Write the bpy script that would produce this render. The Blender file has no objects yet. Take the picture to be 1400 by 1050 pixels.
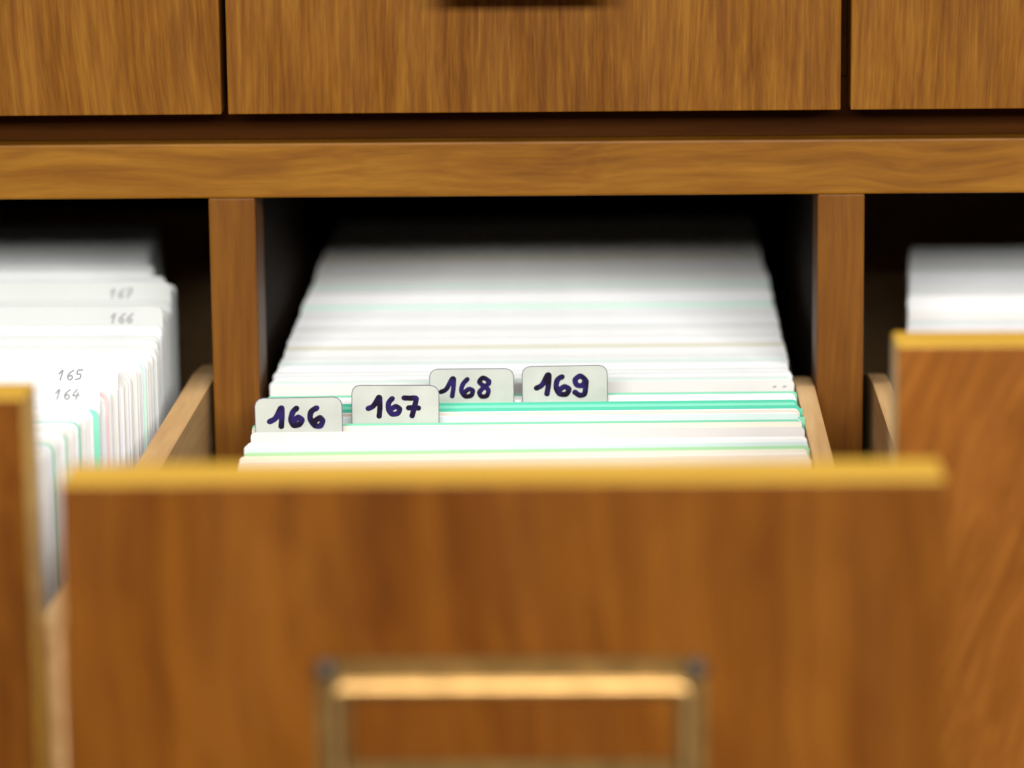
import bpy, bmesh, math, random
from mathutils import Vector, Matrix
random.seed(7)
S = bpy.context.scene
COL = S.collection
MM = 0.001

# ---------------------------------------------------------------- camera
cam_d = bpy.data.cameras.new('camera'); cam = bpy.data.objects.new('camera', cam_d); COL.objects.link(cam)
rt = Vector((0.9996636, 0.0236243, -0.0106992)); up = Vector((0.0055147, 0.2094783, 0.9777979)); fw = Vector((-0.0253411, 0.9775279, -0.2092776))
cpos = Vector((19.67, -1036.56, 168.37)) * MM
m = Matrix((rt, up, -fw)).transposed().to_4x4(); m.translation = cpos
cam.matrix_world = m
cam_d.sensor_width = 36.0; cam_d.lens = 5143.3 / 1400 * 36
cam_d.clip_start = 0.02; cam_d.clip_end = 50
cam_d.dof.use_dof = True
cam_d.dof.focus_distance = (Vector((-10, -44, -50)) * MM - cpos).dot(fw)
cam_d.dof.aperture_fstop = 8.3
S.camera = cam

# ---------------------------------------------------------------- world and lamps
w = bpy.data.worlds.new('World'); S.world = w; w.use_nodes = True
bg = w.node_tree.nodes['Background']; bg.inputs[0].default_value = (1.0, 0.96, 0.92, 1); bg.inputs[1].default_value = 0.19

def area(name, loc, target, sx, sy, power, col):
    l = bpy.data.lights.new(name, 'AREA'); l.shape = 'RECTANGLE'; l.size = sx; l.size_y = sy; l.energy = power; l.color = col
    o = bpy.data.objects.new(name, l); COL.objects.link(o); o.location = loc
    o.rotation_euler = (Vector(target) - Vector(loc)).to_track_quat('-Z', 'Y').to_euler()
    return o
area('ceiling_lamp', (0.10, -0.42, 2.1), (0, -0.15, 0), 1.4, 0.5, 36, (1.0, 0.98, 0.95))
area('far_ceiling_lamp', (0.25, -3.3, 1.06), (0, 0, -0.03), 2.6, 0.55, 180, (1.0, 0.98, 0.96))

S.view_settings.view_transform = 'Standard'; S.view_settings.look = 'None'
S.view_settings.exposure = 0.0; S.view_settings.gamma = 1.0; S.view_settings.use_curve_mapping = False
S.render.engine = 'CYCLES'
S.cycles.max_bounces = 8; S.cycles.diffuse_bounces = 5

# ---------------------------------------------------------------- materials
def newmat(name):
    mt = bpy.data.materials.new(name); mt.use_nodes = True
    nt = mt.node_tree; return mt, nt, nt.nodes['Principled BSDF']

def wood(name, dark, mid, light, axis='z', seed=0.0, fine=420.0, cathedral=0.0, rough=0.42, spec=0.12, tilt=0.0, broad=1.0, contrast=1.0):
    mt, nt, b = newmat(name); N = nt.nodes; L = nt.links
    tc = N.new('ShaderNodeTexCoord')
    # large soft warp so the grain wanders
    warp = N.new('ShaderNodeTexNoise'); warp.inputs['Scale'].default_value = 14.0; warp.inputs['Detail'].default_value = 2
    mpw = N.new('ShaderNodeMapping'); mpw.inputs['Location'].default_value = (seed, seed * 1.7, seed * 0.6)
    L.new(tc.outputs['Object'], mpw.inputs[0]); L.new(mpw.outputs[0], warp.inputs[0])
    sub = N.new('ShaderNodeVectorMath'); sub.operation = 'SUBTRACT'; sub.inputs[1].default_value = (0.5, 0.5, 0.5); L.new(warp.outputs['Color'], sub.inputs[0])
    scl = N.new('ShaderNodeVectorMath'); scl.operation = 'SCALE'; scl.inputs['Scale'].default_value = 0.004 + 0.028 * cathedral; L.new(sub.outputs[0], scl.inputs[0])
    add = N.new('ShaderNodeVectorMath'); add.operation = 'ADD'; L.new(tc.outputs['Object'], add.inputs[0]); L.new(scl.outputs[0], add.inputs[1])
    rot = N.new('ShaderNodeMapping'); rot.inputs['Rotation'].default_value = (0, tilt, 0); L.new(add.outputs[0], rot.inputs[0])
    def streak(freq, stretch, det, sd):
        mp = N.new('ShaderNodeMapping')
        s = [1.0, 1.0, 1.0]; s['xyz'.index(axis)] = 1.0 / stretch
        mp.inputs['Scale'].default_value = [v * freq for v in s]; mp.inputs['Location'].default_value = (sd, sd * 2.3, sd * 0.9)
        L.new(rot.outputs[0], mp.inputs[0])
        n = N.new('ShaderNodeTexNoise'); n.inputs['Scale'].default_value = 1.0; n.inputs['Detail'].default_value = det; n.inputs['Roughness'].default_value = 0.6
        L.new(mp.outputs[0], n.inputs[0]); return n.outputs['Fac']
    a = streak(fine, 22, 3, seed + 1.3); bb = streak(fine * 0.22, 9, 2, seed + 4.1); c = streak(fine * 2.6, 14, 2, seed + 8.8); big = streak(26, 2.2, 2, seed + 3.3)
    def mul(x, k):
        q = N.new('ShaderNodeMath'); q.operation = 'MULTIPLY'; q.inputs[1].default_value = k; L.new(x, q.inputs[0]); return q.outputs[0]
    def addn(x, y):
        q = N.new('ShaderNodeMath'); q.operation = 'ADD'; L.new(x, q.inputs[0]); L.new(y, q.inputs[1]); return q.outputs[0]
    v = addn(addn(mul(a, 0.42), mul(bb, 0.30 * broad)), addn(mul(c, 0.16), mul(big, 0.12 + 0.10 * cathedral)))
    cr = N.new('ShaderNodeValToRGB'); e = cr.color_ramp.elements
    cen = 0.5 * (0.42 + 0.30 * broad + 0.16 + 0.12 + 0.10 * cathedral); wd = 0.13 / contrast
    e[0].position = max(0, cen - wd); e[0].color = (*dark, 1); e[1].position = cen + wd; e[1].color = (*light, 1)
    k = e.new(cen); k.color = (*mid, 1)
    L.new(v, cr.inputs[0]); L.new(cr.outputs[0], b.inputs['Base Color'])
    mr = N.new('ShaderNodeMapRange'); mr.inputs['To Min'].default_value = rough - 0.1; mr.inputs['To Max'].default_value = rough + 0.14; L.new(bb, mr.inputs['Value']); L.new(mr.outputs[0], b.inputs['Roughness'])
    b.inputs['Specular IOR Level'].default_value = spec
    bp = N.new('ShaderNodeBump'); bp.inputs['Strength'].default_value = 0.18; bp.inputs['Distance'].default_value = 0.0003
    L.new(a, bp.inputs['Height']); L.new(bp.outputs[0], b.inputs['Normal'])
    return mt

def card_mat(name, col, rough=0.75):
    mt, nt, b = newmat(name); N = nt.nodes; L = nt.links
    tc = N.new('ShaderNodeTexCoord'); n = N.new('ShaderNodeTexNoise'); n.inputs['Scale'].default_value = 60; n.inputs['Detail'].default_value = 3
    L.new(tc.outputs['Object'], n.inputs[0])
    mx = N.new('ShaderNodeMix'); mx.data_type = 'RGBA'
    mx.inputs['A'].default_value = (*[c * 0.93 for c in col], 1); mx.inputs['B'].default_value = (*[min(0.9, c * 1.05) for c in col], 1)
    L.new(n.outputs['Fac'], mx.inputs['Factor']); L.new(mx.outputs['Result'], b.inputs['Base Color'])
    b.inputs['Roughness'].default_value = rough; b.inputs['Specular IOR Level'].default_value = 0.2
    return mt

W_D, W_M, W_L = (0.0918, 0.0243, 0.0012), (0.1342, 0.0394, 0.0022), (0.1836, 0.0604, 0.0040)
U_D, U_M, U_L = (0.1088, 0.0343, 0.0017), (0.1595, 0.0572, 0.0031), (0.2176, 0.0894, 0.0063)
M_edge = wood('golden_edge_band', (0.5177, 0.2849, 0.0358), (0.6213, 0.3646, 0.0447), (0.7041, 0.4329, 0.0626), axis='x', seed=2, fine=170, rough=0.42, contrast=1.9)
M_rail = wood('rail_wood', (0.1462, 0.0506, 0.0038), (0.2150, 0.0843, 0.0059), (0.2838, 0.1222, 0.0101), axis='x', seed=5, fine=300, cathedral=0.5, rough=0.42)
M_div = wood('divider_wood', (0.0983, 0.0307, 0.0024), (0.1436, 0.0500, 0.0039), (0.1966, 0.0750, 0.0066), axis='z', seed=9, fine=260, rough=0.45)
M_under = wood('shaded_frame_wood', (0.0300, 0.0084, 0.0006), (0.0420, 0.0120, 0.0008), (0.0540, 0.0168, 0.0012), axis='x', seed=15, fine=260, rough=0.6, spec=0.03)  # shade under the overhanging drawer fronts is put into this wood's colour
M_inside = wood('cabinet_inside_wood', (0.0135, 0.0064, 0.0031), (0.0189, 0.0096, 0.0045), (0.0270, 0.0136, 0.0063), axis='y', seed=11, fine=200, rough=0.7, spec=0.05)  # colour darkened to near black to carry the shade inside the openings
M_side = wood('pale_side_wood', (0.44, 0.25, 0.10), (0.58, 0.36, 0.16), (0.70, 0.47, 0.24), axis='y', seed=13, fine=220, rough=0.55, contrast=0.8)
M_paper = [card_mat('card_white_%s' % n, c) for n, c in (('cool', (0.80, 0.82, 0.83)), ('neutral', (0.82, 0.82, 0.80)), ('warm', (0.82, 0.80, 0.75)), ('bright', (0.87, 0.87, 0.86)), ('grey', (0.77, 0.78, 0.79)))]
M_col = {'white': card_mat('card_white', (0.87, 0.87, 0.85)), 'cool': M_paper[0],
         'grey': card_mat('card_warm_grey', (0.70, 0.67, 0.64)), 'cream': card_mat('card_cream', (0.80, 0.76, 0.64)),
         'beige': card_mat('card_beige', (0.74, 0.66, 0.56)), 'pink': card_mat('card_pink', (0.85, 0.60, 0.58)), 'pinkcream': card_mat('card_pink_cream', (0.78, 0.71, 0.63)),
         'teal': card_mat('card_teal', (0.10, 0.56, 0.38)), 'mint': card_mat('card_mint', (0.24, 0.72, 0.52)),
         'green': card_mat('card_green', (0.22, 0.62, 0.42)), 'leaf': card_mat('card_leaf_green', (0.38, 0.66, 0.36)),
         'palegreen': card_mat('card_pale_green', (0.55, 0.78, 0.66)), 'aqua': card_mat('card_aqua_grey', (0.62, 0.74, 0.70)), 'olive': card_mat('card_olive', (0.62, 0.62, 0.45))}

def plain(name, col, rough=0.5, metal=0.0, noise=0.0, nscale=200):
    mt, nt, b = newmat(name)
    b.inputs['Base Color'].default_value = (*col, 1); b.inputs['Roughness'].default_value = rough; b.inputs['Metallic'].default_value = metal
    if noise:
        N = nt.nodes; L = nt.links; tc = N.new('ShaderNodeTexCoord'); n = N.new('ShaderNodeTexNoise'); n.inputs['Scale'].default_value = nscale; n.inputs['Detail'].default_value = 4
        L.new(tc.outputs['Object'], n.inputs[0]); cr = N.new('ShaderNodeValToRGB')
        cr.color_ramp.elements[0].color = (*[c * (1 - noise) for c in col], 1); cr.color_ramp.elements[1].color = (*[min(1, c * (1 + noise)) for c in col], 1)
        cr.color_ramp.elements[0].position = 0.3; cr.color_ramp.elements[1].position = 0.7
        L.new(n.outputs['Fac'], cr.inputs[0]); L.new(cr.outputs[0], b.inputs['Base Color'])
    return mt
M_off = card_mat('card_off_white', (0.66, 0.68, 0.65))
M_grey = card_mat('card_dull_white', (0.68, 0.70, 0.68))
M_tab = plain('tab_grey', (0.46, 0.48, 0.43), 0.5, 0, 0.09, 90)
M_rim = plain('tab_rim', (0.09, 0.08, 0.12), 0.5, 0)
M_brass = plain('aged_brass', (0.52, 0.31, 0.11), 0.38, 1.0, 0.18, 160)
M_brassd = plain('dark_brass', (0.20, 0.12, 0.038), 0.5, 1.0, 0.3, 160)
M_screw = plain('screw_steel', (0.060, 0.045, 0.028), 0.55, 0.3)
M_faint = plain('faint_pencil', (0.36, 0.36, 0.35), 0.6)
M_pencil = plain('pencil', (0.24, 0.24, 0.25), 0.6)
# marker ink: indigo with nearly black overlaps
def ink():
    mt, nt, b = newmat('marker_ink'); N = nt.nodes; L = nt.links
    tc = N.new('ShaderNodeTexCoord'); n = N.new('ShaderNodeTexNoise'); n.inputs['Scale'].default_value = 260; n.inputs['Detail'].default_value = 1
    L.new(tc.outputs['Object'], n.inputs[0]); cr = N.new('ShaderNodeValToRGB')
    cr.color_ramp.elements[0].position = 0.42; cr.color_ramp.elements[0].color = (0.008, 0.004, 0.016, 1)
    cr.color_ramp.elements[1].position = 0.60; cr.color_ramp.elements[1].color = (0.020, 0.011, 0.085, 1)
    L.new(n.outputs['Fac'], cr.inputs[0]); L.new(cr.outputs[0], b.inputs['Base Color']); b.inputs['Roughness'].default_value = 0.6; b.inputs['Specular IOR Level'].default_value = 0.08
    return mt
M_ink = ink()

# ---------------------------------------------------------------- helpers
def link(name, bm, mats, parent=None, smooth=False):
    me = bpy.data.meshes.new(name); bmesh.ops.recalc_face_normals(bm, faces=bm.faces); bm.to_mesh(me); bm.free()
    for x in (mats if isinstance(mats, (list, tuple)) else [mats]): me.materials.append(x)
    if smooth:
        for p in me.polygons: p.use_smooth = True
    o = bpy.data.objects.new(name, me); COL.objects.link(o)
    if parent: o.parent = parent
    return o
def box(bm, x0, x1, y0, y1, z0, z1, bev=0.0, seg=2):
    r = bmesh.ops.create_cube(bm, size=1.0)
    vs = r['verts']
    for v in vs:
        v.co = Vector(((x0 if v.co.x < 0 else x1) * MM, (y0 if v.co.y < 0 else y1) * MM, (z0 if v.co.z < 0 else z1) * MM))
    if bev:
        es = list({e for v in vs for e in v.link_edges})
        bmesh.ops.bevel(bm, geom=es, offset=bev * MM, segments=seg, profile=0.6, affect='EDGES')
def tag(o, label, cat, group=None):
    o['label'] = label; o['category'] = cat
    if group: o['group'] = group
def empty(name, x, y, z, rz=0):
    o = bpy.data.objects.new(name, None); COL.objects.link(o); o.location = (x * MM, y * MM, z * MM); o.rotation_euler = (0, 0, rz)
    o.empty_display_size = 0.02; return o
def prism(bm, pts, y0, y1):
    """outline in x,z (mm) extruded from y0 to y1"""
    f = [bm.verts.new((x * MM, y0 * MM, z * MM)) for x, z in pts]; g = [bm.verts.new((x * MM, y1 * MM, z * MM)) for x, z in pts]
    bm.faces.new(f); bm.faces.new(g[::-1])
    n = len(pts)
    for i in range(n): bm.faces.new((f[i], g[i], g[(i + 1) % n], f[(i + 1) % n]))
def tube(bm, pts, r, seg=12, closed=False):
    P = [Vector(p) for p in pts]; rings = []
    n = len(P)
    for i, p in enumerate(P):
        a = P[i - 1] if (i > 0 or closed) else p; b = P[(i + 1) % n] if (i < n - 1 or closed) else p
        t = (b - a).normalized(); u = t.cross(Vector((0, 1, 0)))
        if u.length < 1e-3: u = t.cross(Vector((0, 0, 1)))
        u.normalize(); v = t.cross(u)
        rings.append([bm.verts.new((p + (u * math.cos(k * 2 * math.pi / seg) + v * math.sin(k * 2 * math.pi / seg)) * r) * MM) for k in range(seg)])
    for i in range(n if closed else n - 1):
        A, B = rings[i], rings[(i + 1) % n]
        for k in range(seg): bm.faces.new((A[k], A[(k + 1) % seg], B[(k + 1) % seg], B[k]))
    if not closed: bm.faces.new(rings[0][::-1]); bm.faces.new(rings[-1])

# ---------------------------------------------------------------- cabinet
CELLS = (-170, 0, 170)
cab = empty('catalogue_cabinet', 0, 0, -200)
tag(cab, 'brown wooden card catalogue cabinet whose frame holds all the drawers', 'cabinet')
OZ = 200   # parts are written in frame heights (rail underside = 0) and lifted above the cabinet's base
def cpart(name, mat, boxes, bev=0.4):
    bm = bmesh.new()
    for q in boxes: box(bm, *q[:4], q[4] + OZ, q[5] + OZ, bev)
    return link(name, bm, mat, cab)
cpart('middle_rail', M_rail, [(-262, 262, 0, 20, 0, 15.4)], 0.7)
cpart('lower_rail', M_rail, [(-262, 262, 0, 20, -188, -172)], 0.7)
for x in (-255, -85, 85, 255):
    cpart('divider', M_div, [(x - 6.55, x + 6.55, 0.0, 24, -172, 0)], 0.6)
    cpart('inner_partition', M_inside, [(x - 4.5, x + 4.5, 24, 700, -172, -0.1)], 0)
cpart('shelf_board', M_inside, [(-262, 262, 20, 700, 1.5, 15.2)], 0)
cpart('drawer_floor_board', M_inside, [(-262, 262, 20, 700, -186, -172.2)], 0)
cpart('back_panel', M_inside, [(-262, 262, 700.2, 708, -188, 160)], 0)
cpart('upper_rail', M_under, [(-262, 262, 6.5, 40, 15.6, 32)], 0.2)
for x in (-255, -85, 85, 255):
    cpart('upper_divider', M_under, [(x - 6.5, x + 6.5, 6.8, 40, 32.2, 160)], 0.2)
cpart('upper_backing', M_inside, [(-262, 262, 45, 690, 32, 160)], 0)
cpart('top_board', M_rail, [(-262, 262, -14, 708, 160.2, 176)], 0.7)

# ---------------------------------------------------------------- label holder with finger pull
def rrect(x0, x1, z0, z1, r, n=5):
    pts = []
    for cx, cz, a0 in ((x1 - r, z1 - r, 0), (x0 + r, z1 - r, 90), (x0 + r, z0 + r, 180), (x1 - r, z0 + r, 270)):
        for k in range(n + 1):
            a = math.radians(a0 + 90 * k / n); pts.append((cx + r * math.cos(a), cz + r * math.sin(a)))
    return pts
def ring(bm, outer, inner, y0, y1):
    n = len(outer)
    V = [[bm.verts.new((x * MM, y * MM, z * MM)) for x, z in lst] for lst, y in ((outer, y0), (inner, y0), (inner, y1), (outer, y1))]
    for i in range(n):
        j = (i + 1) % n
        for a in range(4): bm.faces.new((V[a][i], V[a][j], V[(a + 1) % 4][j], V[(a + 1) % 4][i]))
def holder(parent, cx, y, top):
    """cx,y,top in parent's mm: brass card frame, 75 wide, with a raised bar frame and a cup pull below"""
    bm = bmesh.new()
    ring(bm, rrect(cx - 37.3, cx + 37.3, top - 31, top, 2.0), rrect(cx - 31.0, cx + 31.6, top - 20.4, top - 5.6, 0.8), y - 1.1, y - 0.02)
    h = link('label_holder', bm, M_brassd, parent)
    bm = bmesh.new()
    x0, x1, z0, z1 = cx - 33.6, cx + 33.6, top - 27.0, top - 5.0
    loop = rrect(x0, x1, z0, z1, 1.6, 4)
    tube(bm, [(x, y - 3.0, z) for x, z in loop], 1.75, 14, True)
    link('raised_bar', bm, M_brass, h, True)
    for sx, sz in ((-35.4, -1.9), (35.4, -1.9), (-35.4, -29.1), (35.4, -29.1)):
        bm = bmesh.new(); bmesh.ops.create_uvsphere(bm, u_segments=14, v_segments=8, radius=2.3 * MM)
        for v in bm.verts: v.co = Vector((v.co.x + (cx + sx) * MM, v.co.y * 0.9 + (y - 1.2) * MM, v.co.z + (top + sz) * MM))
        link('screw', bm, M_screw, h, True)
    # cup shaped finger pull hanging below the frame
    bm = bmesh.new(); n = 16; prev = None; hw = 24
    for t in range(n + 1):
        a = math.pi / 2 * t / n * 1.25
        yy = y - 1.0 - 15 * math.sin(a); zz = top - 31 - 13 * (1 - math.cos(a))
        rowo = [bm.verts.new(((cx + s * hw) * MM, yy * MM, zz * MM)) for s in (-1, -0.5, 0, 0.5, 1)]
        rowi = [bm.verts.new(((cx + s * (hw - .5)) * MM, (yy + 1.1) * MM, (zz - 0.9) * MM)) for s in (-1, -0.5, 0, 0.5, 1)]
        if prev:
            for i in range(4):
                bm.faces.new((prev[0][i], prev[0][i + 1], rowo[i + 1], rowo[i])); bm.faces.new((prev[1][i + 1], prev[1][i], rowi[i], rowi[i + 1]))
            bm.faces.new((prev[0][0], rowo[0], rowi[0], prev[1][0])); bm.faces.new((prev[0][4], prev[1][4], rowi[4], rowo[4]))
        else: first = (rowo, rowi)
        prev = (rowo, rowi)
    for i in range(4):
        bm.faces.new((prev[0][i], prev[0][i + 1], prev[1][i + 1], prev[1][i])); bm.faces.new((first[0][i + 1], first[0][i], first[1][i], first[1][i + 1]))
    link('finger_pull', bm, M_brassd, h, True)
    return h

# ---------------------------------------------------------------- drawers
def panel(parent, x0, x1, z0, z1, y0, seed, tilt=0, cath=0.6, tones=(W_D, W_M, W_L), fine=300, contrast=1.1, edge=None, broad=1.0):
    """front board 18 mm thick, veneer face, golden edge band on its four edges"""
    bm = bmesh.new(); box(bm, x0, x1, y0 + 0.8, y0 + 18, z0, z1, 0.9, 3)
    fp = link('front_panel', bm, edge or M_edge, parent)
    bm = bmesh.new(); box(bm, x0 + 0.12, x1 - 0.12, y0, y0 + 0.7, z0 + 0.12, z1 - 0.12, 0.3, 2)
    link('face_veneer', bm, wood('drawer_veneer_%d' % int(seed), *tones, axis='z', seed=seed, fine=fine, cathedral=cath, rough=0.36, tilt=tilt, contrast=contrast, broad=broad), fp)
    return fp
def open_drawer(label, ox, oy, rz, px0, px1, bx0, bx1, hx, seed, tilt, cath, step, top=168.0, tones=(W_D, W_M, W_L)):
    """origin: on the floor line under the front face; px panel, bx box (outer)"""
    t = empty('card_drawer', ox, oy, -168, rz); tag(t, label, 'drawer')
    panel(t, px0, px1, 0, top, 0, seed, tilt, cath, tones, 430 if ox > 100 else 300, broad=0.6 if ox > 100 else 1.0)
    for a, b in ((bx0, bx0 + 5.2), (bx1 - (6.8 if ox < -100 else 5.2), bx1)):
        bm = bmesh.new(); hi = 113 if (a != bx0 or ox > 100) else 86; lo = min(hi, 88); ys = step
        # rounded step added in the top edge, standing in for shade inside the cabinet
        prof = [(18.1, 3), (18.1, hi)] + ([(ys - 44, hi), (ys - 22, hi - 2), (ys - 2, hi - 6), (ys + 14, hi - 13), (ys + 34, lo)] if hi > lo else []) + [(660, lo), (660, 3)]
        f = [bm.verts.new((a * MM, p * MM, q * MM)) for p, q in prof]; g = [bm.verts.new((b * MM, p * MM, q * MM)) for p, q in prof]
        bm.faces.new(f); bm.faces.new(g[::-1])
        for i in range(len(f)): bm.faces.new((f[i], g[i], g[(i + 1) % len(f)], f[(i + 1) % len(f)]))
        bmesh.ops.bevel(bm, geom=[e for e in bm.edges if abs(e.verts[0].co.x - e.verts[1].co.x) < 1e-6 and min(e.verts[0].co.z, e.verts[1].co.z) > 0.05], offset=1.1 * MM, segments=3, profile=0.6, affect='EDGES')
        link('side_board', bm, M_side, t)
    bm = bmesh.new(); box(bm, bx0 + 5.3, bx1 - 5.3, 18.1, 654.8, 3, 8, 0); link('bottom_board', bm, M_side, t)
    bm = bmesh.new(); box(bm, bx0 + 5.3, bx1 - 5.3, 655, 660, 3, 100, 0); link('back_board', bm, M_side, t)
    holder(t, hx, 0, 134)
    return t
open_drawer('wooden card drawer pulled out furthest in the middle, front board with brass label holder', 0, -342.4, 0, -85.2, 83.8, -81.2, 78.0, 0.9, 21, 0.05, 0.5, 388, 168.7)
rz = math.radians(-1.35)
open_drawer('wooden card drawer at the left edge, right end of its front board showing', -104 - 81, -261, rz, -81, 81, -78, 85.2, 0, 33, 0.1, 0.7, 330)
open_drawer('wooden card drawer at the right, pulled out less than the middle one', 170, -213, 0, -85.6, 82, -75.3, 78, 0, 45, -0.38, 0.45, 262, 168.0, ((0.14, 0.042, 0.004), (0.205, 0.066, 0.007), (0.27, 0.094, 0.011)))

UP_T = (U_D, U_M, U_L)
for i, x in enumerate(CELLS):
    t = empty('closed_drawer', x, -12.5, 25.2)
    tag(t, ('closed upper drawer at top left, above the left open drawer', 'closed upper drawer in the middle, between two dark vertical gaps', 'closed upper drawer at top right, above the right open drawer')[i], 'drawer', 'closed drawers in the upper row')
    x0, x1 = ((-83.9, 84.2), (-84.2, 84.0), (-83.5, 84))[i]
    panel(t, x0, x1, 0, 128, 0, 61 + 7 * i, (0.06, 0.0, -0.05)[i], 0.05, UP_T, 620, 1.3, M_div, 0.6)
    holder(t, -1.8, 0, 82.5)

# ---------------------------------------------------------------- index cards
def card_mesh(name, wd, ht, mat, r=2.0, th=0.32):
    bm = bmesh.new(); h = wd / 2
    pts = [(-h, 0), (h, 0)]
    for k in range(5): a = math.radians(90 * k / 4); pts.append((h - r + r * math.cos(a), ht - r + r * math.sin(a)))
    for k in range(5): a = math.radians(90 + 90 * k / 4); pts.append((-h + r + r * math.cos(a), ht - r + r * math.sin(a)))
    prism(bm, pts, 0, th)
    me = bpy.data.meshes.new(name); bmesh.ops.recalc_face_normals(bm, faces=bm.faces); bm.to_mesh(me); bm.free(); me.materials.append(mat); return me
MESH = {}
def card(x, y, ztop, yaw, mat, label, group, wd=147.5, ht=104.5, lean=0.0, r=1.2, name='index_card'):
    key = (wd, ht, mat.name, r)
    if key not in MESH: MESH[key] = card_mesh('index_card', wd, ht, mat, r)
    o = bpy.data.objects.new(name, MESH[key]); COL.objects.link(o)
    o.location = (x * MM, y * MM, (ztop - ht) * MM); o.rotation_euler = (lean, 0, math.radians(yaw))
    tag(o, label, 'index card', group); return o

# --- middle drawer: the coloured cards near the tabs, back to front (y, colour)
SEQ = [(22.5, 'white'), (3.9, 'palegreen'), (2.2, 'white'), (-1.0, 'grey'), (-13.9, 'green'), (-16.6, 'white'), (-25.4, 'teal'), (-28.6, 'mint'), (-32.4, 'teal'),
       (-36.2, 'white'), (-38.2, 'beige'), (-40.8, 'white'), (-42.9, 'aqua'), (-50.1, 'green'), (-52.6, 'cream'), (-59.3, 'grey'), (-71.3, 'white'),
       (-77.5, 'aqua'), (-82.3, 'leaf'), (-86.0, 'cream'), (-90.2, 'white'), (-92.6, 'pinkcream'), (-96.5, 'cream')]
LAB = {3.9: 'thin pale green card edge behind the grey card with two dark marks', -13.9: 'mint green card edge right behind the tabs 168 and 169',
       -25.4: 'teal green card directly below the tabs 168 and 169, rear one of its bright pair', -28.6: 'bright mint green card between the two teal ones below tab 168',
       -32.4: 'teal green card, front edge of the bold green band below tab 169', -50.1: 'green card directly below the tab 167',
       -82.3: 'leaf green card near the front board of the middle drawer', -38.2: 'beige card just in front of the bold green band', -42.9: 'pale aqua grey card behind the green one below tab 167',
       -1.0: 'raised warm grey card with two small dark marks at its right end', -59.3: 'warm grey card directly below the tab 166', -77.5: 'pale aqua card just behind the leaf green card',
       -52.6: 'cream card in front of the green one below tab 167', -86.0: 'cream card just in front of the leaf green card', -92.6: 'pinkish cream card nearest the middle front board', -96.5: 'cream card tucked behind the middle front board'}
PLAIN_F = ('plain white index card in front of or between the numbered tabs', 'white cards around the numbered tabs')
PLAIN_C = ('plain white index card behind the numbered tabs of the middle drawer', 'white cards behind the numbered tabs')
PLAIN_S = ('white index card at the shaded far end of the middle drawer', 'white cards at the shaded far end')
def yaw_at(y): return 1.2 if y > -60 else 1.2 + (-60 - y) / 30.0 * 1.1
for i, (y, cname) in enumerate(SEQ):
    X = -1.8 + random.uniform(-0.5, 0.5)
    z = -53.4 + random.uniform(-0.12, 0.12)
    PL = PLAIN_F if y < -20 else PLAIN_C
    card(X, y, z, yaw_at(y), M_col[cname], LAB.get(y, PL[0]), None if y in LAB else PL[1])
    # same-coloured cards filling wide bands, a hair lower
    nxt = SEQ[i + 1][0] if i + 1 < len(SEQ) else y - 2
    gap = y - nxt; n = int(gap / 1.7)
    for k in range(1, n):
        yy = y - gap * k / n
        mt = random.choice(M_paper + [M_grey]) if cname == 'white' else None
        if mt is None: continue
        if y == -16.6 and yy < -23: continue
        card(X + random.uniform(-0.6, 0.6), yy, z - random.uniform(0.0, 0.45), yaw_at(yy) + random.uniform(-0.05, 0.05), mt,
             PL[0] if cname == 'white' else ('greyish card in the run in front of tab 166' if y < -50 else 'greyish card in the run behind the tabs 168 and 169'),
             PL[1] if cname == 'white' else ('greyish cards in front of tab 166' if y < -50 else 'greyish cards behind tabs 168 and 169'))
# the rest of the middle row, to the back of the drawer
y = 24.6; tint_at = {114: 'palegreen', 49: 'olive', 52: 'cream', 30: 'aqua', 88: 'cool', 150: 'palegreen'}
pend = sorted(tint_at.items())
tint_names = {'palegreen': 'pale green', 'olive': 'olive tinted', 'cream': 'cream tinted', 'aqua': 'aqua grey', 'cool': 'bluish white'}
xd = 0.0
while y < 285:
    step = random.uniform(1.2, 2.4) if y < 90 else random.uniform(1.8, 3.2) if y < 180 else random.uniform(3.5, 5.5); y += step
    xd = 0.8 * xd + random.uniform(-0.28, 0.28)
    c = None
    if pend and y > pend[0][0]: c = pend.pop(0)
    if c and c[1] != 'cool':
        card(-1.8 + xd, y, -53.0, 1.1, M_col[c[1]], '%s card among the blurred white ones %s the middle row' % (tint_names[c[1]], 'far back in' if c[0] > 120 else 'halfway in' if c[0] > 60 else 'near the tabs in'), None)
    else:
        card(-1.8 + xd, y, -53.4 + random.gauss(0, 0.22 if y < 30 else 0.14) - (0.02 * (y - 200) if y > 200 else 0), 1.1 + random.uniform(-0.15, 0.15), (M_col['cream'] if y > 165 and random.random() < 0.5 else M_grey if random.random() < 0.03 else random.choice(M_paper[:4] if y < 45 else [M_paper[0], M_paper[1], M_paper[3], M_paper[3]])), *(PLAIN_C if y < 175 else PLAIN_S))

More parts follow.
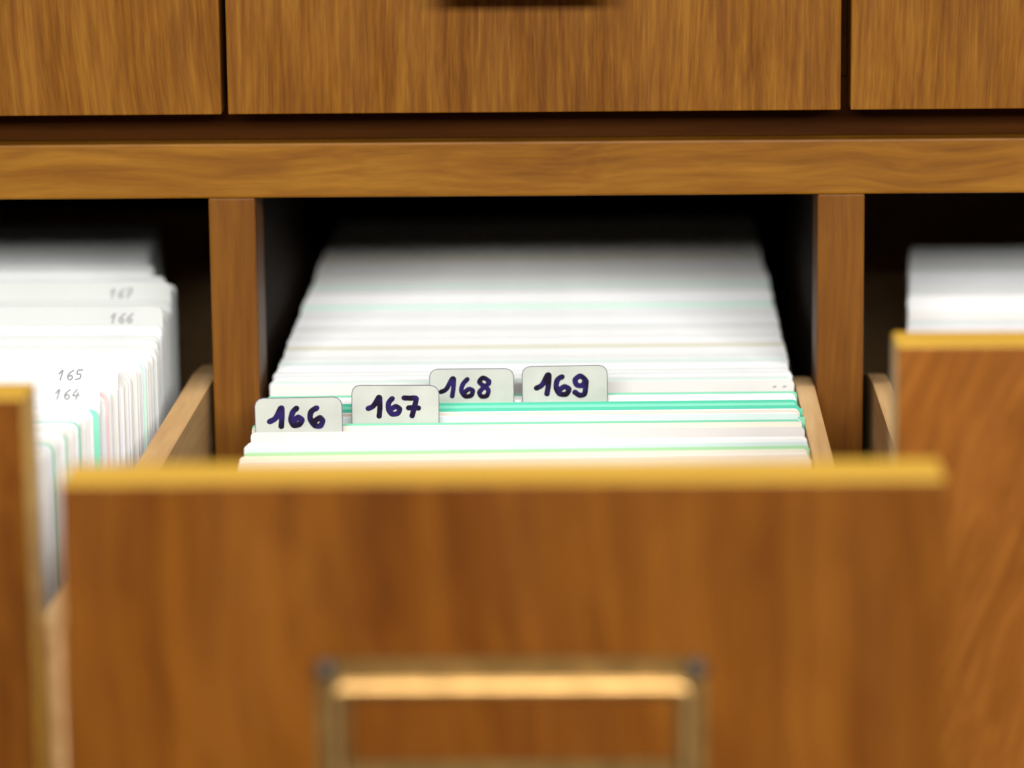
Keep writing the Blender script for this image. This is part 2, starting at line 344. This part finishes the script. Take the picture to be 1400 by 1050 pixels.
# --- guide cards with numbered tabs
def stroke(bm, pts, w, y, seg=5):
    """rounded marker stroke: quads along a smoothed path with round ends, thin in y; pts in x,z mm"""
    P = [Vector((a, b)) for a, b in pts]
    if len(P) > 2:
        q = []
        for i in range(len(P) - 1):
            p0 = P[max(0, i - 1)]; p1 = P[i]; p2 = P[i + 1]; p3 = P[min(len(P) - 1, i + 2)]
            for k in range(seg):
                t = k / seg; q.append(0.5 * ((2 * p1) + (-p0 + p2) * t + (2 * p0 - 5 * p1 + 4 * p2 - p3) * t * t + (-p0 + 3 * p1 - 3 * p2 + p3) * t ** 3))
        q.append(P[-1]); P = q
    for i, p in enumerate(P):    # overlapping discs, each a hair further out so none coincide
        yy = y - 0.0006 * i; ws = w * (0.96 + 0.09 * math.sin(i * 1.3))
        vs = [bm.verts.new(((p.x + ws * math.cos(a * math.pi / 6)) * MM, yy * MM, (p.y + ws * math.sin(a * math.pi / 6)) * MM)) for a in range(12)]
        bm.faces.new(vs)
        if i + 1 < len(P):
            d = (P[i + 1] - p)
            if d.length > 1e-4:
                nrm = Vector((-d.y, d.x)).normalized() * w * 0.98
                e = P[i + 1]; y2 = yy - 0.0003
                bm.faces.new([bm.verts.new((a.x * MM, y2 * MM, a.y * MM)) for a in (p + nrm, e + nrm, e - nrm, p - nrm)])
TABS = [
 # label, x0, width, height above the cards, y, crop px per image px, crop x of tab left, crop y of tab base, strokes
 ('166', -74.3, 23.4, 9.5, -58.2, 5.385, 52, 592, [
   [(160,510),(205,485),(238,425),(252,412),(252,470),(245,545)],
   [(362,415),(335,440),(318,495),(335,538),(375,535),(398,503),(372,482),(342,505)],
   [(510,415),(470,440),(460,490),(488,540),(530,548),(550,512),(532,488),(498,508),(486,530)]], 18),
 ('167', -49.2, 23.6, 10.6, -48.9, 5.385, 765, 522, [
   [(888,410),(928,390),(962,335),(974,330),(976,400),(970,465)],
   [(1068,335),(1042,365),(1040,412),(1062,448),(1105,446),(1122,415),(1095,395),(1060,412)],
   [(1155,330),(1200,332),(1243,332),(1238,375),(1215,462)], [(1188,404),(1225,402),(1262,405)]], 17),
 ('168', -29.3, 23.3, 9.9, -24.9, 5.185, 42, 370, [
   [(125,282),(165,262),(203,195),(220,186),(218,250),(208,312)],
   [(320,190),(288,225),(276,270),(300,312),(345,310),(358,275),(332,262),(302,282)],
   [(478,205),(438,180),(408,208),(438,240),(472,268),(462,310),(425,316),(408,287),(440,250),(476,222),(478,205)]], 15),
 ('169', -3.8, 23.6, 10.3, -24.1, 5.185, 700, 362, [
   [(805,255),(848,232),(882,170),(898,162),(894,230),(882,297)],
   [(995,175),(962,195),(950,245),(970,295),(1020,303),(1043,268),(1012,248),(980,265)],
   [(1165,202),(1130,172),(1092,195),(1098,232),(1138,242),(1168,208),(1166,250),(1156,302),(1122,312),(1088,290)]], 17)]
for num, x0, wd, hh, y, k, cx0, cy0, strokes, wpx in TABS:
    xc = -1.8
    g = card(xc, y, -53.6, 1.2, M_paper[1], {'166': 'guide card with grey tab numbered 166, the leftmost and lowest of the four tabs', '167': 'guide card with grey tab numbered 167, second tab from the left', '168': 'guide card with grey tab numbered 168, its left edge covered by another tab', '169': 'guide card with grey tab numbered 169, the rightmost and highest tab'}[num], None, name='guide_card')
    g['category'] = 'guide card'; g['group'] = 'guide cards with numbered tabs'
    lx0 = x0 - xc; lx1 = lx0 + wd; zt = 104.5 + hh; zb = 98.0; r = 2.3
    def outl(e): 
        q = [(lx0 - e, zb), (lx1 + e, zb)]
        for a0, cxx in ((0, lx1 - r), (90, lx0 + r)):
            for j in range(4): a = math.radians(a0 + 90 * j / 3); q.append((cxx + (r + e) * math.cos(a), zt - r + (r + e) * math.sin(a)))
        return q
    bm = bmesh.new(); prism(bm, outl(-0.2), -0.26, -0.12); tab = link('tab', bm, M_tab, g)
    bm = bmesh.new(); prism(bm, outl(0.0), -0.11, -0.01); link('rim', bm, M_rim, tab)
    sx = 23.4 / 120 / k; sz = sx / 0.978
    bm = bmesh.new()
    for s_i, st in enumerate(strokes):
        stroke(bm, [(lx0 + (a - cx0) * sx, 104.5 + (cy0 - b) * sz) for a, b in st], wpx * 1.22 * sx, -0.275 - 0.02 * s_i)
    link('handwritten_number', bm, M_ink, tab)
    a = math.radians({'166': -0.5, '167': 0.7, '168': 0.2, '169': -0.4}[num])   # each tab sits a touch crooked on its card
    piv = Vector(((lx0 + wd / 2) * MM, 0, 104.5 * MM)); rm = Matrix.Rotation(a, 4, 'Y')
    tab.matrix_local = Matrix.Translation(piv) @ rm @ Matrix.Translation(-piv)

# two small dark marks on the raised grey card
for o in [q for q in COL.objects if q.get('label', '').startswith('raised warm grey')]:
    o.location.z += 0.0004
    for dx in (68.2, 71.0):
        bm = bmesh.new(); stroke(bm, [(dx - 0.25, 102.6), (dx + 0.35, 102.75)], 0.24, -0.02); link('ink_mark', bm, M_pencil, o)
# small green corners sticking out at the right end of the row
for y, z0, z1, c, lb in ((-33.6, -57, -53.6, 'teal', 'small teal slip sticking out at the right end of the bold green band'),
                         (-45.5, -57.5, -53.3, 'green', 'small green slip at the right end, below the teal slip')):
    bm = bmesh.new(); box(bm, 71.0, 72.8, y - 0.15, y + 0.15, z0, z1, 0.05); o = link('marker_slip', bm, M_col[c]); tag(o, lb, 'paper slip')

# --- left drawer
PLAIN_L = ('plain white index card fanned in the left drawer', 'white cards in the left drawer')
GL = {-88: ('mint', 'green card whose right edge shows as a thick stripe in the left drawer'), -104: ('teal', 'green card with hair-thin right edge just left of the thick green stripe'),
      -118: ('green', 'green card whose top corner shows beside the left front board'), -129: ('teal', 'green card nearest the left front board'),
      -74: ('pink', 'pink card whose right edge shows as a thin stripe in the left drawer'), -30: ('palegreen', 'pale green card further back among the white ones of the left drawer')}
GUIDE = {60: ('167', -34.5, 2.9), 22: ('166', -34.6, 2.9), -59: ('165', -34.4, 2.6), -80: ('164', -35.5, 2.2)}
DIG = {'1': [[(0, 1.6), (0.7, 2.6), (0.55, 0)]], '6': [[(1.2, 2.6), (0.3, 1.6), (0.2, 0.6), (0.8, 0.0), (1.3, 0.6), (0.9, 1.2), (0.3, 0.9)]],
       '7': [[(0, 2.5), (1.3, 2.6), (0.5, 0)], [(0.3, 1.3), (1.2, 1.35)]], '5': [[(1.3, 2.7), (0.3, 2.6), (0.2, 1.6), (1.0, 1.5), (1.1, 0.5), (0.1, 0.1)]],
       '4': [[(0.7, 2.6), (0, 1.0), (1.4, 1.1)], [(1.1, 1.8), (0.9, 0)]]}
y = -170.0; keys = sorted(list(GL) + list(GUIDE)); HW = 73.75
while y < 215:
    y += random.uniform(2.6, 4.4) if y < 120 else random.uniform(6, 9)
    xr = (-105.5 + (y + 15) * 0.11 if y < -15 else -105.5 - (y + 15) * 0.055) + random.uniform(-0.45, 0.3)
    if y > 118: xr -= 13.0
    elif y > 88: xr -= 8.0 if y > 100 else 4.0
    z = -40.3 - (4.0 if y > 118 else 0) + random.gauss(0, 0.5) + (0.8 if 60 < y < 110 else 0)
    if keys and y > keys[0]:
        k = keys.pop(0)
        if k in GL:
            card(xr + {-88: 1.5, -74: 0.7, -30: 0.8}.get(k, 0.2) - HW, k, z + 0.1, -1, M_col[GL[k][0]], GL[k][1], None, r=2.2)
            card(xr + {-88: 0.1, -74: -0.1, -30: 0.0}.get(k, -0.1) - HW, k - 0.7, z + 0.0, -1, M_paper[3], *PLAIN_L, r=2.2)
            y = k + 1.2
        else:
            num, zt, ch = GUIDE[k]
            xr -= 0.3
            g = card(xr - HW, k, zt, -1, M_paper[4] if k < 0 else M_off, {'167': 'white card pencilled 167, rearmost of the numbered cards in the left drawer', '166': 'white card pencilled 166, just in front of the rearmost numbered card', '165': 'white card pencilled 165, above the lowest pencilled number in the left drawer', '164': 'white card pencilled 164, lowest number, beside the left front board'}[num], None, r=2.2, name='guide_card')
            g['category'] = 'guide card'; g['group'] = 'pencilled guide cards'
            px = {60: -128.0, 22: -123.0, -59: -126.6, -80: -124.5}[k] - (xr - HW)
            bm = bmesh.new()
            for j, ch_ in enumerate(num):
                for si, st in enumerate(DIG[ch_]):
                    stroke(bm, [(px + j * 2.3 + a * 1.15 + b * 0.25, 104.5 - ch - 1.9 + b) for a, b in st], 0.24 if k < 0 else 0.32, -0.02 - 0.01 * si)
            link('pencilled_number', bm, M_pencil if k < 0 else M_faint, g)
            y = k + 1.0
        continue
    card(xr - HW, y, z, -1 + random.uniform(-0.2, 0.2), random.choice(M_paper if y < -20 else [M_grey, M_paper[4], M_off]), *PLAIN_L, r=2.2)

# --- right drawer: a short upright pack far inside
PLAIN_R = ('plain white index card standing in the right drawer', 'white cards in the right drawer')
y = 112.0
for i in range(22):
    xl = 112.5 + 0.085 * (y - 105) + random.uniform(-0.3, 0.3)
    card(xl + 73.75, y, (-60.0 + i * 1.6 if i < 5 else -52.9) + random.uniform(-0.3, 0.3) - 0.03 * i, random.uniform(-0.2, 0.2), random.choice(M_paper + [M_grey]), *PLAIN_R, r=1.2)
    y += random.uniform(2.5, 4.5) if y < 160 else random.uniform(6, 9)
